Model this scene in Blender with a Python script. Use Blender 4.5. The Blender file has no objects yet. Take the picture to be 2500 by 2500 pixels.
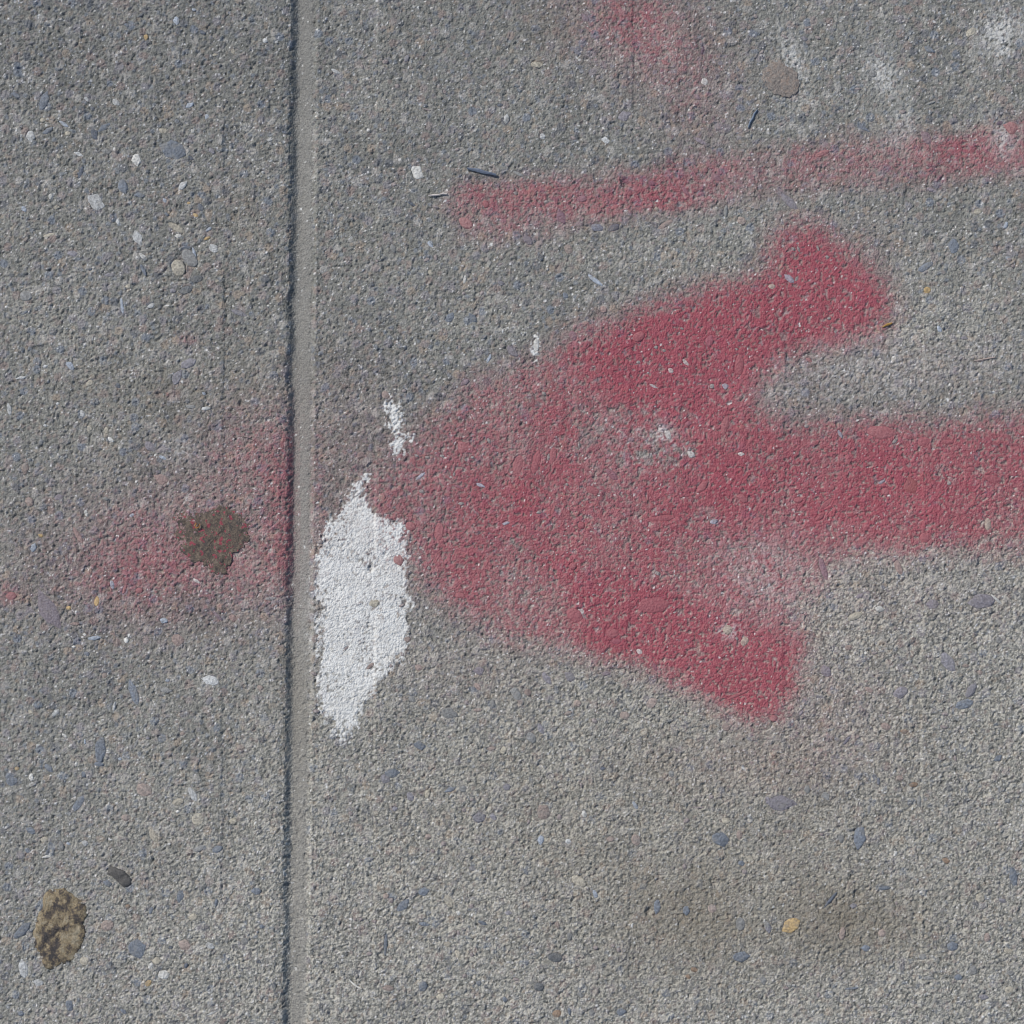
import bpy, math, random
import numpy as np

# ------------------------------------------------------------------ camera, sky, sun
scene = bpy.context.scene
C = scene.collection
PX = 0.0002                      # one pixel of the 2500 px photograph in metres
def P(px, py): return ((px-1250)*PX, (1250-py)*PX)

cam_d = bpy.data.cameras.new('camera'); cam = bpy.data.objects.new('camera', cam_d); C.objects.link(cam)
cam.location = (0, 0, 1.15); cam.rotation_euler = (0, 0, 0)
cam_d.sensor_width = 36; cam_d.lens = 36*1.15/0.5
cam_d.clip_start = 0.05; cam_d.clip_end = 200
scene.camera = cam

SUN_EL, SUN_AZ = 43, -52         # azimuth from +Y, negative towards -X (upper left of the picture)
w = bpy.data.worlds.new('World'); scene.world = w; w.use_nodes = True
nt = w.node_tree; nt.nodes.clear()
sky = nt.nodes.new('ShaderNodeTexSky'); sky.sky_type = 'NISHITA'; sky.sun_disc = False
sky.sun_elevation = math.radians(SUN_EL); sky.sun_rotation = math.radians(SUN_AZ)
bg = nt.nodes.new('ShaderNodeBackground'); bg.inputs[1].default_value = 0.13
wo = nt.nodes.new('ShaderNodeOutputWorld')
nt.links.new(sky.outputs[0], bg.inputs[0]); nt.links.new(bg.outputs[0], wo.inputs[0])
sl = bpy.data.lights.new('sun', 'SUN'); sl.energy = 4.1; sl.angle = math.radians(0.53); sl.color = (1, .955, .89)
so = bpy.data.objects.new('sun', sl); C.objects.link(so)
el, az = math.radians(SUN_EL), math.radians(SUN_AZ)
from mathutils import Vector
sd = Vector((math.sin(az)*math.cos(el), math.cos(az)*math.cos(el), math.sin(el)))
so.rotation_euler = sd.to_track_quat('Z', 'Y').to_euler(); so.location = sd*5
vs = scene.view_settings; vs.view_transform = 'Standard'; vs.look = 'None'; vs.gamma = 1; vs.use_curve_mapping = False
vs.exposure = 0.0
scene.cycles.filter_width = 1.1

# ------------------------------------------------------------------ noise helpers (numpy)
def hsh(ix, iy, seed):
    h = (ix.astype(np.int64)*374761393 + iy.astype(np.int64)*668265263 + seed*2246822519) & 0xffffffff
    h = ((h ^ (h >> 13))*1274126177) & 0xffffffff
    h = ((h ^ (h >> 16))*2654435761) & 0xffffffff
    return ((h ^ (h >> 15)) & 0xffffff)/float(0xffffff)
def vn(x, y, s, seed):                       # value noise, 0..1, feature size s
    x = x/s; y = y/s
    ix = np.floor(x); iy = np.floor(y); fx = x-ix; fy = y-iy
    fx = fx*fx*(3-2*fx); fy = fy*fy*(3-2*fy)
    a = hsh(ix, iy, seed); b = hsh(ix+1, iy, seed); c = hsh(ix, iy+1, seed); d = hsh(ix+1, iy+1, seed)
    return (a*(1-fx)+b*fx)*(1-fy) + (c*(1-fx)+d*fx)*fy
def fbm(x, y, s, seed, o=3):
    t = 0; a = 1; n = 0
    for k in range(o):
        t = t + a*vn(x+k*17.3*s, y-k*9.1*s, s/2**k, seed+k); n += a; a *= .55
    return t/n
def worley(x, y, s, seed):                   # nearest cell distance, second, cell random
    x = x/s; y = y/s; ix = np.floor(x); iy = np.floor(y)
    f1 = np.full(x.shape, 9.); f2 = np.full(x.shape, 9.); r = np.zeros(x.shape)
    for dx in (-1, 0, 1):
        for dy in (-1, 0, 1):
            cx = ix+dx; cy = iy+dy
            h = hsh(cx, cy, seed); g = (h*9973.7) % 1.0
            ex = cx+.1+.8*h-x; ey = cy+.1+.8*g-y
            d = ex*ex+ey*ey
            m = d < f1
            f2 = np.where(m, f1, np.minimum(f2, d)); f1 = np.where(m, d, f1); r = np.where(m, (h*7919.3+g*31.7) % 1.0, r)
    return np.sqrt(f1), np.sqrt(f2), r
def ss(a, b, x):
    t = np.clip((x-a)/(b-a), 0, 1); return t*t*(3-2*t)
def poly_sd(X, Y, pts):                      # signed distance to a polygon, inside positive
    d = np.full(X.shape, 1e9); ins = np.zeros(X.shape, bool)
    n = len(pts)
    for i in range(n):
        ax, ay = pts[i]; bx, by = pts[(i+1) % n]
        ex, ey = bx-ax, by-ay; wx = X-ax; wy = Y-ay
        t = np.clip((wx*ex+wy*ey)/(ex*ex+ey*ey+1e-9), 0, 1)
        d = np.minimum(d, (wx-ex*t)**2+(wy-ey*t)**2)
        if abs(ey) > 1e-9:
            ins ^= ((ay > Y) != (by > Y)) & (X < ex*(Y-ay)/ey+ax)
    d = np.sqrt(d); return np.where(ins, d, -d)

# ------------------------------------------------------------------ stones seen in the photograph
# colour letters: b blue grey, B dark blue, w white, g grey, G light grey, t tan, p purple grey, y ochre, k pink, o brown
COL = dict(b=(.125,.142,.168), B=(.07,.082,.105), w=(.50,.49,.46), g=(.19,.19,.185), G=(.38,.385,.38), t=(.33,.30,.24),
           p=(.175,.168,.185), y=(.40,.28,.13), k=(.25,.20,.175), o=(.22,.15,.10), L=(.28,.31,.355), d=(.09,.095,.10))
T = []
def tile(ox, oy, k, rows):
    for r in rows: T.append((ox+r[0]*k, oy+r[1]*k, r[2]*k, r[3]*k, r[4], r[5]))
K = 640/1932; Q = 640/1092
tile(0, 0, K, [(1075,275,60,45,100,'y'),(320,750,150,75,110,'b'),(855,755,75,50,30,'G'),(225,1000,95,70,80,'G'),(355,960,110,45,-35,'b'),
 (690,985,110,70,60,'B'),(765,945,130,55,-40,'b'),(500,985,50,35,20,'t'),(635,730,50,45,0,'G'),(680,800,45,35,30,'B'),(1005,1175,105,75,80,'w'),
 (1285,1110,200,150,20,'b'),(1405,1165,60,35,20,'B'),(1395,780,80,45,-40,'L'),(1525,860,50,38,120,'L'),(1305,895,45,40,0,'b'),(1420,968,38,34,0,'w'),
 (1205,965,70,40,20,'t'),(595,1265,130,45,100,'B'),(575,1135,100,40,15,'G'),(430,1150,50,25,60,'t'),(785,1115,80,50,10,'g'),(905,1370,130,80,70,'b'),
 (1020,1440,110,55,-10,'b'),(1345,1370,100,55,-50,'G'),(1215,1478,45,35,40,'L'),(1475,1525,75,50,60,'B'),(1390,1495,35,28,0,'y'),(1440,1585,50,30,20,'y'),
 (695,1490,165,135,20,'G'),(375,1450,52,38,80,'w'),(178,1540,65,40,20,'L'),(420,1530,55,45,0,'t'),(870,1635,55,35,70,'G'),(1300,1680,140,55,30,'t'),
 (1315,1738,55,32,0,'w'),(1535,1690,60,30,-40,'L'),(1525,1755,60,25,-20,'y'),(1015,1755,150,90,70,'G'),(360,1735,120,30,-20,'t'),(1575,1830,90,70,30,'G'),
 (530,1870,90,60,0,'p'),(1045,1885,70,30,45,'w'),(1430,1860,110,30,70,'L'),(1225,1580,40,34,0,'b'),(1720,380,60,40,70,'t'),(1495,240,60,35,20,'B'),
 (1040,110,70,28,-30,'d'),(795,520,50,20,70,'w'),(1300,150,75,55,40,'L'),(1430,70,38,28,0,'L'),(930,185,60,35,10,'b'),(1585,405,50,35,0,'t'),
 (625,665,30,28,0,'o'),(315,885,45,40,0,'t'),(1560,1110,80,40,30,'p'),(110,700,80,45,20,'b'),(465,910,90,35,30,'L')])
tile(620, 0, K, [(1195,1270,130,110,30,'w'),(1105,1312,28,22,0,'w'),(1280,1070,48,40,80,'y'),(1497,1103,40,32,-30,'w'),(1025,1830,80,58,70,'g'),
 (1298,1795,65,45,50,'L'),(1155,1500,80,32,20,'B'),(1338,1525,60,24,15,'G'),(1815,775,60,36,0,'B'),(1405,675,42,28,60,'B'),(1860,880,75,50,100,'G'),
 (1390,880,80,28,-70,'g'),(1270,808,90,22,10,'b'),(1715,437,34,30,0,'p'),(1140,960,90,50,80,'g'),(1125,430,70,40,110,'p'),(970,455,50,36,0,'g'),
 (1055,635,42,34,0,'g'),(225,975,60,30,10,'B'),(120,1060,40,36,0,'g'),(195,1058,42,24,30,'t'),(65,1270,30,30,0,'G'),(45,630,30,30,0,'b'),
 (570,1215,42,26,0,'b'),(1030,1360,52,38,0,'g'),(1015,1465,38,34,0,'g'),(1550,1310,60,20,95,'G'),(1705,1500,65,60,40,'k'),(1560,1645,120,80,30,'k'),
 (1828,1712,45,24,-45,'L'),(1340,1900,50,38,60,'t'),(800,492,32,22,70,'L'),(1865,1215,50,26,20,'p'),(600,525,90,30,25,'G'),(80,300,50,45,0,'G'),
 (960,1560,80,40,0,'g'),(1370,1040,50,30,30,'g'),(655,700,40,30,0,'g')])
tile(1240, 0, K, [(562,130,90,60,40,'p'),(215,478,100,50,10,'t'),(860,855,125,95,-20,'p'),(1435,365,80,32,95,'B'),(1265,460,34,32,0,'w'),
 (1330,592,65,22,-35,'w'),(1448,598,65,55,70,'w'),(1485,742,34,22,0,'w'),(1395,715,80,48,40,'p'),(1850,225,90,36,20,'g'),(1825,120,38,34,0,'G'),
 (1870,385,45,30,-40,'b'),(715,1035,75,62,0,'G'),(255,1003,55,45,60,'G'),(485,1018,60,32,20,'p'),(665,570,55,30,-50,'L'),(695,960,40,30,100,'w'),
 (1420,1040,110,36,30,'p'),(1180,895,45,34,-30,'p'),(1545,940,1,1,0,'g'),(860,1345,1,1,0,'g'),(450,1330,55,26,0,'b'),(285,1485,50,36,-10,'b'),(55,1425,42,40,0,'b'),
 (405,1450,30,24,0,'b'),(540,1465,90,65,-20,'p'),(1060,1350,65,50,0,'B'),(385,1590,145,80,60,'b'),(655,1675,130,62,-5,'b'),(775,1680,105,68,-30,'B'),
 (1165,1650,130,38,-30,'k'),(790,1525,70,34,-20,'k'),(1095,1540,50,44,0,'t'),(1310,1410,140,42,55,'p'),(1530,1305,100,62,30,'p'),(1605,1555,100,34,95,'g'),
 (1720,1630,75,65,0,'k'),(1070,1790,30,28,20,'w'),(150,1770,105,70,40,'p'),(445,1835,85,62,70,'k'),(75,1280,90,30,25,'g'),(1660,880,50,40,20,'k'),
 (1115,430,50,30,30,'k'),(1150,460,75,34,30,'k'),(790,945,36,28,0,'b'),(960,945,60,25,0,'k'),(1860,1225,44,26,-20,'L'),(265,1170,60,22,50,'w')])
tile(1860, 0, K, [(310,285,65,50,0,'p'),(415,278,55,28,15,'L'),(170,270,70,22,30,'t'),(190,410,28,26,0,'G'),(1545,235,95,62,-35,'t'),(1205,298,30,28,0,'B'),
 (605,450,45,34,0,'b'),(850,410,60,28,20,'B'),(1235,365,105,58,30,'b'),(820,545,65,55,0,'g'),(1150,690,40,36,0,'d'),(1195,1000,1,1,0,'g'),(1205,1010,150,95,40,'p'),
 (760,950,110,32,25,'b'),(1240,760,85,24,-20,'g'),(1425,855,40,24,50,'o'),(1750,908,55,40,-30,'B'),(1830,945,130,110,0,'k'),(1850,830,50,36,40,'g'),
 (1010,1090,40,24,30,'y'),(205,1490,200,75,40,'p'),(385,1588,38,22,0,'y'),(180,1720,48,44,0,'b'),(268,1835,56,26,60,'L'),(413,1830,50,22,70,'w'),(230,1835,40,26,40,'G'),
 (480,1895,40,34,0,'g'),(1240,1395,65,45,0,'p'),(1590,1560,65,50,-20,'t'),(1800,1655,62,40,100,'L'),(1415,1810,140,90,60,'b'),(1820,1905,60,40,20,'L'),
 (65,1725,50,34,0,'t'),(445,1130,120,42,-20,'k'),(520,1245,50,36,0,'k'),(140,915,40,26,0,'t'),(335,845,36,28,-30,'G'),(1220,1235,34,26,0,'G'),
 (610,1490,50,30,80,'g'),(1300,1500,40,36,20,'w'),(1810,75,50,34,90,'t'),(465,435,60,36,40,'b'),(785,1330,45,36,0,'g'),(710,655,60,24,0,'g'),(1815,530,70,28,90,'g'),(1040,825,50,32,0,'g')])
tile(0, 620, K, [(1310,100,140,105,75,'t'),(1395,30,160,85,50,'g'),(510,822,105,70,25,'L'),(1055,115,130,30,60,'b'),(815,155,85,34,0,'p'),(898,375,140,34,82,'L'),
 (1450,185,100,60,-10,'d'),(1375,265,110,65,-20,'d'),(1275,270,60,44,0,'p'),(1765,435,150,48,18,'p'),(655,955,68,52,-40,'t'),(870,968,46,42,0,'B'),
 (180,432,70,26,-30,'b'),(1305,900,150,80,110,'p'),(1385,810,140,75,-30,'p'),(985,905,50,20,0,'p'),(1500,1028,34,32,0,'L'),(65,1140,130,50,70,'G'),(657,1285,65,50,90,'t'),
 (785,1298,60,40,80,'t'),(605,1178,65,46,50,'G'),(815,1368,62,36,30,'w'),(185,1580,115,75,100,'k'),(215,1825,85,62,60,'k'),(1180,1662,130,90,10,'k'),
 (1105,1420,110,70,30,'p'),(1195,1500,70,28,20,'L'),(430,1795,85,50,-20,'p'),(775,1805,60,36,0,'g'),(1110,385,80,42,-30,'G'),(665,115,40,26,-30,'B'),
 (1055,15,50,26,20,'w'),(1600,200,30,28,0,'t'),(1405,1125,80,30,0,'g'),(1515,1140,80,32,-10,'G'),(330,1265,42,28,0,'G'),(425,1103,36,28,0,'G'),
 (150,915,100,30,-15,'G'),(635,1910,60,34,70,'w'),(1475,1650,60,42,0,'k'),(945,240,42,36,0,'t'),(980,488,40,30,60,'g'),(190,310,110,90,0,'g'),(330,830,50,30,-20,'G')])
tile(620, 620, K, [(1118,222,46,28,70,'L'),(1445,465,100,68,-60,'b'),(1605,470,105,62,40,'b'),(1517,690,44,28,60,'L'),(1733,765,100,36,105,'L'),(1680,288,48,34,-50,'b'),
 (1553,185,75,28,95,'w'),(1303,140,55,40,60,'t'),(1340,25,50,28,80,'t'),(1815,75,44,20,-20,'w'),(1545,290,34,30,0,'g'),(1820,215,60,44,0,'p'),
 (1890,710,100,85,30,'p'),(968,1040,70,55,60,'k'),(1105,1010,40,30,0,'k'),(1550,950,85,50,-40,'p'),(1530,1425,115,105,30,'k'),(1730,1375,60,30,60,'L'),
 (1200,1488,50,26,20,'L'),(1275,1500,40,34,0,'k'),(1225,1640,95,28,-42,'L'),(1475,1620,50,24,90,'L'),(1670,1705,90,36,25,'L'),(1500,1715,130,26,12,'p'),
 (1235,1750,52,32,10,'k'),(1385,1490,44,34,0,'k'),(1270,45,60,30,-30,'b'),(1610,870,60,24,0,'p'),(1612,1500,32,26,0,'G'),(1530,1840,50,28,0,'L'),
 (1260,905,34,32,0,'k'),(1185,960,32,28,0,'k'),(1560,1520,30,30,0,'k'),(515,360,40,30,0,'p'),(905,52,34,28,0,'p')])
tile(1240, 620, K, [(920,58,90,30,-15,'g'),(645,195,160,38,35,'L'),(965,610,110,75,-25,'k'),(1090,690,42,34,-20,'w'),(1150,712,30,28,0,'w'),(1060,742,28,26,0,'w'),
 (1310,800,75,34,40,'w'),(1200,858,55,42,0,'w'),(963,798,34,30,0,'G'),(1598,975,65,52,0,'L'),(1505,975,42,42,0,'k'),(268,1030,48,34,30,'w'),
 (1075,975,90,26,28,'G'),(1705,820,170,75,95,'k'),(1835,770,60,34,30,'k'),(1485,640,110,70,95,'p'),(1280,550,40,26,0,'G'),(1685,702,36,22,0,'G'),
 (1600,1265,190,75,105,'k'),(1720,1800,125,80,10,'k'),(1330,1250,70,44,-45,'p'),(1322,1398,55,32,-60,'L'),(525,1405,62,30,80,'w'),(1175,1330,90,75,30,'w'),
 (1345,1478,80,60,20,'w'),(72,1555,170,80,100,'k'),(205,1540,190,70,105,'k'),(300,1500,60,28,95,'w'),(330,1480,150,60,95,'k'),(435,1700,30,26,0,'w'),
 (225,1908,46,32,-15,'w'),(670,835,90,75,60,'k'),(480,600,100,60,40,'p'),(30,715,130,70,40,'p'),(705,410,65,55,30,'k'),(760,1620,130,70,40,'p'),
 (210,670,130,44,80,'w'),(595,490,34,30,0,'b'),(425,305,60,44,40,'b'),(1265,205,44,26,-20,'G'),(885,348,60,28,-15,'t'),(1160,1150,1,1,0,'g'),(1430,1720,140,60,-50,'k'),
 (905,1370,60,50,-30,'p'),(1720,1475,60,34,0,'w'),(965,190,40,34,0,'g'),(620,1740,120,60,20,'k')])
tile(1860, 620, K, [(205,185,95,52,40,'L'),(255,185,50,28,-60,'b'),(130,160,44,30,0,'g'),(1205,95,170,55,-38,'b'),(1218,268,62,58,40,'y'),(1305,550,62,42,60,'L'),
 (980,325,34,22,0,'L'),(1490,620,65,34,0,'p'),(1825,40,50,36,0,'L'),(1850,90,40,34,0,'b'),(498,475,34,28,0,'w'),(870,1315,250,110,5,'k'),(980,1380,60,34,-40,'k'),
 (575,1325,80,30,60,'L'),(1195,1385,100,85,0,'k'),(1090,1700,160,130,60,'o'),(910,1750,70,60,0,'k'),(270,1815,75,48,0,'k'),(480,1840,140,45,-45,'k'),
 (1540,1590,70,45,0,'k'),(1370,1385,100,40,0,'k'),(1380,1845,90,36,25,'k'),(885,1680,80,28,-40,'L'),(540,575,32,28,0,'G'),(440,805,36,30,0,'G'),(1090,465,50,32,60,'k'),
 (130,1035,50,34,0,'k'),(330,1270,40,34,0,'k'),(75,240,60,44,0,'t'),(1630,780,130,18,-15,'k'),(1690,1660,160,80,10,'k'),(515,1725,50,42,0,'k'),(1380,1690,40,36,0,'k'),(345,780,70,30,30,'k')])
tile(0, 1240, K, [(340,740,390,150,55,'p'),(245,295,70,48,110,'L'),(825,565,75,38,70,'L'),(1450,540,80,30,30,'w'),(712,688,80,44,100,'y'),(505,740,42,36,0,'y'),
 (1310,975,110,100,0,'k'),(930,975,46,52,0,'w'),(690,960,115,36,-8,'L'),(620,935,34,28,0,'w'),(1205,830,75,46,-20,'L'),(1555,1275,130,80,15,'G'),
 (985,1370,200,68,72,'b'),(740,1790,230,100,90,'b'),(1540,1425,85,44,-60,'p'),(1215,1345,110,55,0,'g'),(1775,1350,1,1,0,'g'),(405,1515,80,50,-50,'G'),(1710,810,70,62,20,'k'),
 (1605,800,100,34,45,'p'),(575,205,150,40,60,'k'),(300,205,40,28,30,'y'),(840,1465,100,24,100,'G'),(770,1235,50,40,-40,'k'),(185,1148,45,20,70,'t'),
 (350,1910,80,44,40,'b'),(635,1075,50,44,0,'b'),(85,650,80,70,0,'k'),(970,55,50,30,-30,'L'),(1025,610,60,44,0,'k'),(735,95,60,30,30,'k'),(475,1680,54,28,30,'w'),
 (1000,1740,80,26,-65,'g'),(1345,1665,50,34,0,'k'),(550,855,85,28,0,'k'),(125,1920,36,30,0,'y'),(220,1505,60,34,30,'t'),(915,605,90,30,-80,'k'),(1760,600,60,30,60,'k'),
 (625,1720,44,24,80,'L'),(560,1885,50,36,80,'w'),(1235,1272,44,26,-20,'L'),(885,1850,36,28,0,'L'),(540,1025,36,22,0,'w'),(640,45,60,26,70,'w'),(1090,1695,40,30,0,'p')])
tile(620, 1240, K, [(890,705,85,65,0,'t'),(835,338,40,22,0,'B'),(1060,385,85,100,0,'k'),(1365,175,150,75,95,'k'),(1155,135,85,60,20,'k'),(1145,58,60,36,-10,'k'),
 (1860,112,70,30,-20,'L'),(1288,443,40,34,0,'L'),(1515,645,90,50,0,'k'),(1090,1078,52,34,40,'p'),(1010,1165,38,34,0,'b'),(1213,1178,62,50,20,'k'),(1655,1205,90,80,-20,'p'),
 (1440,1515,150,110,20,'g'),(1215,1755,110,80,0,'b'),(1840,1785,65,60,40,'t'),(1750,1775,70,32,-10,'k'),(1565,1435,50,38,20,'B'),(1760,1440,80,40,60,'g'),(1165,1410,70,55,40,'g'),
 (1275,805,38,32,0,'B'),(1598,890,70,40,-30,'k'),(1650,1320,65,44,50,'k'),(680,1035,60,24,-40,'G'),(440,1222,56,32,20,'k'),(195,1158,26,22,0,'b'),(125,668,110,34,-5,'g'),
 (45,1325,50,36,30,'k'),(1440,1690,40,34,0,'d'),(1610,1640,60,40,0,'g'),(460,1500,50,34,0,'k'),(490,252,44,38,0,'k'),(1165,570,46,34,100,'k'),(1650,1490,70,30,0,'k'),(860,1165,70,34,-40,'k'),
 (1435,1375,40,30,0,'y'),(1275,1325,34,44,0,'t'),(1090,720,50,26,-20,'k'),(1130,970,60,50,0,'k')])
tile(1240, 1240, K, [(485,790,140,130,20,'k'),(538,768,60,60,30,'w'),(1065,720,270,130,-10,'k'),(1110,80,270,60,-8,'k'),(970,1060,60,42,20,'w'),(1085,1175,65,36,70,'b'),
 (1190,895,110,45,100,'k'),(765,925,110,80,0,'k'),(905,970,60,60,0,'k'),(800,985,90,50,0,'p'),(368,1072,50,32,-50,'w'),(1103,483,42,30,20,'t'),(162,392,36,30,0,'t'),
 (1620,898,80,80,0,'t'),(1745,985,60,70,30,'t'),(1687,962,40,26,50,'w'),(290,1260,130,60,50,'p'),(450,1245,110,80,20,'p'),(1060,1440,100,70,-40,'k'),(855,1530,85,80,0,'k'),
 (1605,1618,70,66,0,'k'),(1655,1630,26,18,90,'L'),(240,1625,100,50,60,'p'),(345,1630,70,36,-30,'g'),(170,1690,110,75,25,'g'),(445,1515,65,34,-20,'k'),
 (1240,1785,60,26,20,'B'),(1700,1375,240,26,-24,'k'),(1520,100,70,46,-30,'L'),(1885,430,36,32,0,'w'),(1865,633,34,22,0,'w'),(60,1370,110,60,60,'g'),(145,1360,60,60,0,'k'),
 (225,38,1,1,0,'w'),(720,1222,80,40,-10,'p'),(640,1570,50,36,40,'k'),(1330,1225,1,1,0,'g'),(1445,1190,1,1,0,'g'),(540,130,60,60,0,'k'),(480,430,60,60,0,'k'),(260,630,50,42,0,'k'),(1310,1520,40,26,40,'t'),(515,1440,60,50,20,'k')])
tile(1860, 1240, K, [(1630,690,200,120,-5,'p'),(1725,670,130,26,40,'w'),(1375,1140,190,110,50,'p'),(1545,1340,150,75,-60,'p'),(1490,1450,160,75,-20,'b'),(475,1205,110,90,40,'p'),
 (1020,1360,150,90,-50,'p'),(1260,710,95,80,0,'p'),(870,745,80,56,0,'w'),(685,800,140,54,-25,'t'),(720,650,70,46,-30,'p'),(1005,435,120,55,70,'k'),(1155,460,60,28,90,'k'),
 (450,440,210,55,70,'p'),(1205,218,90,80,0,'k'),(1665,120,100,55,90,'t'),(985,885,28,26,0,'L'),(830,1070,60,30,0,'p'),(1500,1165,70,36,-10,'k'),(915,1610,80,52,20,'k'),
 (1045,1650,70,42,-10,'o'),(625,1715,110,28,-50,'b'),(580,1785,32,26,80,'L'),(790,1340,70,36,30,'k'),(1350,1520,60,30,10,'k'),(1745,975,60,60,0,'g'),(1105,600,40,16,-30,'L'),
 (295,770,40,30,0,'k'),(640,1030,60,44,0,'k'),(1340,1615,65,28,15,'g'),(125,300,40,34,0,'G'),(435,60,110,50,-50,'k'),(265,80,60,36,90,'k'),(90,1550,60,50,0,'k'),
 (1605,1215,50,44,0,'k'),(1740,1850,90,50,-40,'b'),(160,1290,60,50,0,'k'),(1425,1845,60,30,70,'t'),(290,1510,60,36,-50,'p')])
tile(0, 1860, Q, [(600,118,75,55,25,'k'),(50,80,55,48,-30,'b'),(327,175,90,36,-62,'b'),(800,132,75,36,55,'G'),(742,167,50,32,-10,'t'),(825,240,55,60,20,'t'),
 (130,288,44,30,30,'b'),(200,25,55,32,40,'b'),(640,310,80,34,60,'t'),(352,340,34,30,0,'G'),(283,341,26,16,0,'L'),(190,396,54,16,-15,'w'),(907,363,54,36,-30,'b'),
 (828,362,54,26,-25,'g'),(750,557,64,36,100,'b'),(445,508,44,36,0,'b'),(628,620,40,20,100,'b'),(900,585,48,18,95,'b'),(90,705,110,40,-45,'b'),(447,682,66,52,-10,'k'),
 (568,780,84,88,-20,'b'),(680,888,54,42,-10,'w'),(628,852,34,24,-80,'w'),(655,830,38,34,0,'t'),(617,923,34,26,-40,'y'),(97,865,80,44,80,'G'),(285,1015,54,56,30,'b'),
 (874,766,44,30,10,'G'),(770,762,60,55,0,'k'),(1020,748,34,34,0,'g'),(972,248,36,30,0,'t'),(525,232,46,34,-20,'k'),(88,1048,34,28,0,'b'),(775,848,28,18,100,'B'),
 (712,774,18,16,0,'B'),(1062,540,48,34,-10,'b'),(512,1038,34,22,30,'b'),(160,920,50,34,0,'G'),(130,65,40,24,80,'w'),(70,28,20,20,0,'y'),(805,648,40,34,0,'t'),(740,208,22,20,0,'w'),
 (115,370,28,24,0,'b'),(255,350,44,22,80,'g'),(185,325,34,26,0,'t'),(348,52,26,28,0,'b'),(350,830,40,40,0,'t'),(410,10,50,22,0,'b'),(532,603,22,20,0,'o'),(880,1048,60,12,-25,'G')])
tile(620, 1860, Q, [(572,48,72,40,-8,'b'),(545,70,50,44,20,'p'),(650,145,42,40,0,'p'),(587,196,30,30,0,'p'),(815,118,66,24,-28,'b'),(940,232,64,54,-25,'p'),(995,230,42,40,0,'p'),
 (875,200,20,20,0,'y'),(705,542,54,38,-20,'b'),(622,598,80,40,-50,'b'),(706,676,58,20,5,'b'),(548,760,110,20,92,'b'),(812,582,66,38,60,'t'),(850,630,26,26,0,'w'),
 (906,602,20,24,0,'o'),(420,656,20,14,20,'w'),(703,935,46,44,60,'b'),(555,943,66,34,-8,'k'),(778,980,36,32,0,'t'),(850,803,46,22,65,'t'),(908,803,22,22,0,'b'),(852,712,22,22,0,'B'),
 (936,922,28,24,0,'b'),(1046,990,24,28,0,'b'),(878,892,24,20,0,'y'),(803,760,36,30,0,'t'),(445,656,24,20,0,'p'),(14,540,36,34,0,'b'),(34,685,26,22,0,'b'),(20,832,20,20,0,'B'),
 (745,372,24,20,0,'w'),(718,370,14,14,0,'w'),(402,216,24,20,0,'p'),(725,312,30,26,0,'k'),(790,342,26,24,0,'k'),(906,158,22,14,0,'B'),(1060,630,36,22,0,'p'),(950,670,50,18,20,'b'),
 (440,712,18,26,0,'b'),(550,560,30,26,0,'k'),(572,578,24,26,0,'g'),(480,800,30,18,0,'o'),(722,135,26,40,10,'t'),(870,112,36,28,0,'g'),(1055,105,34,34,0,'p'),(910,445,36,22,0,'p'),(500,665,26,20,0,'g')])
tile(1240, 1860, Q, [(150,210,66,78,20,'k'),(880,322,80,76,0,'b'),(295,497,80,44,35,'t'),(533,328,40,52,-20,'k'),(197,815,70,42,5,'d'),(128,936,50,38,0,'d'),(255,725,40,40,50,'g'),
 (135,325,30,50,20,'L'),(87,250,16,28,20,'w'),(250,332,28,26,0,'G'),(363,550,26,38,-10,'L'),(968,812,80,48,-8,'b'),(968,675,42,52,0,'g'),(742,620,34,44,0,'b'),(1080,680,32,40,0,'g'),
 (472,1042,50,44,0,'b'),(300,970,36,36,0,'g'),(1062,912,36,44,0,'g'),(395,28,30,22,0,'B'),(317,218,26,34,0,'w'),(908,246,40,26,20,'t'),(965,305,28,44,0,'k'),(985,458,26,24,0,'y'),
 (680,50,30,30,0,'g'),(790,190,64,10,0,'b'),(530,182,20,40,-25,'L'),(428,322,34,26,0,'k'),(215,230,24,26,0,'o'),(1082,160,30,36,0,'p'),(622,605,34,70,10,'b'),(775,866,34,24,0,'o'),
 (463,785,20,20,0,'p'),(438,766,22,20,0,'b'),(366,775,24,20,0,'t'),(735,436,22,28,0,'b'),(848,145,24,18,0,'g'),(1005,405,36,34,0,'t'),(970,422,32,30,0,'b'),(205,1050,40,36,0,'o'),(255,1040,20,36,0,'b'),
 (350,1045,30,36,-20,'g'),(750,895,30,26,0,'o'),(205,680,28,34,0,'k'),(305,98,16,26,0,'b'),(280,370,16,14,0,'B'),(745,245,30,20,-20,'g'),(36,905,34,16,10,'b'),(850,612,40,40,30,'k')])
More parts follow.
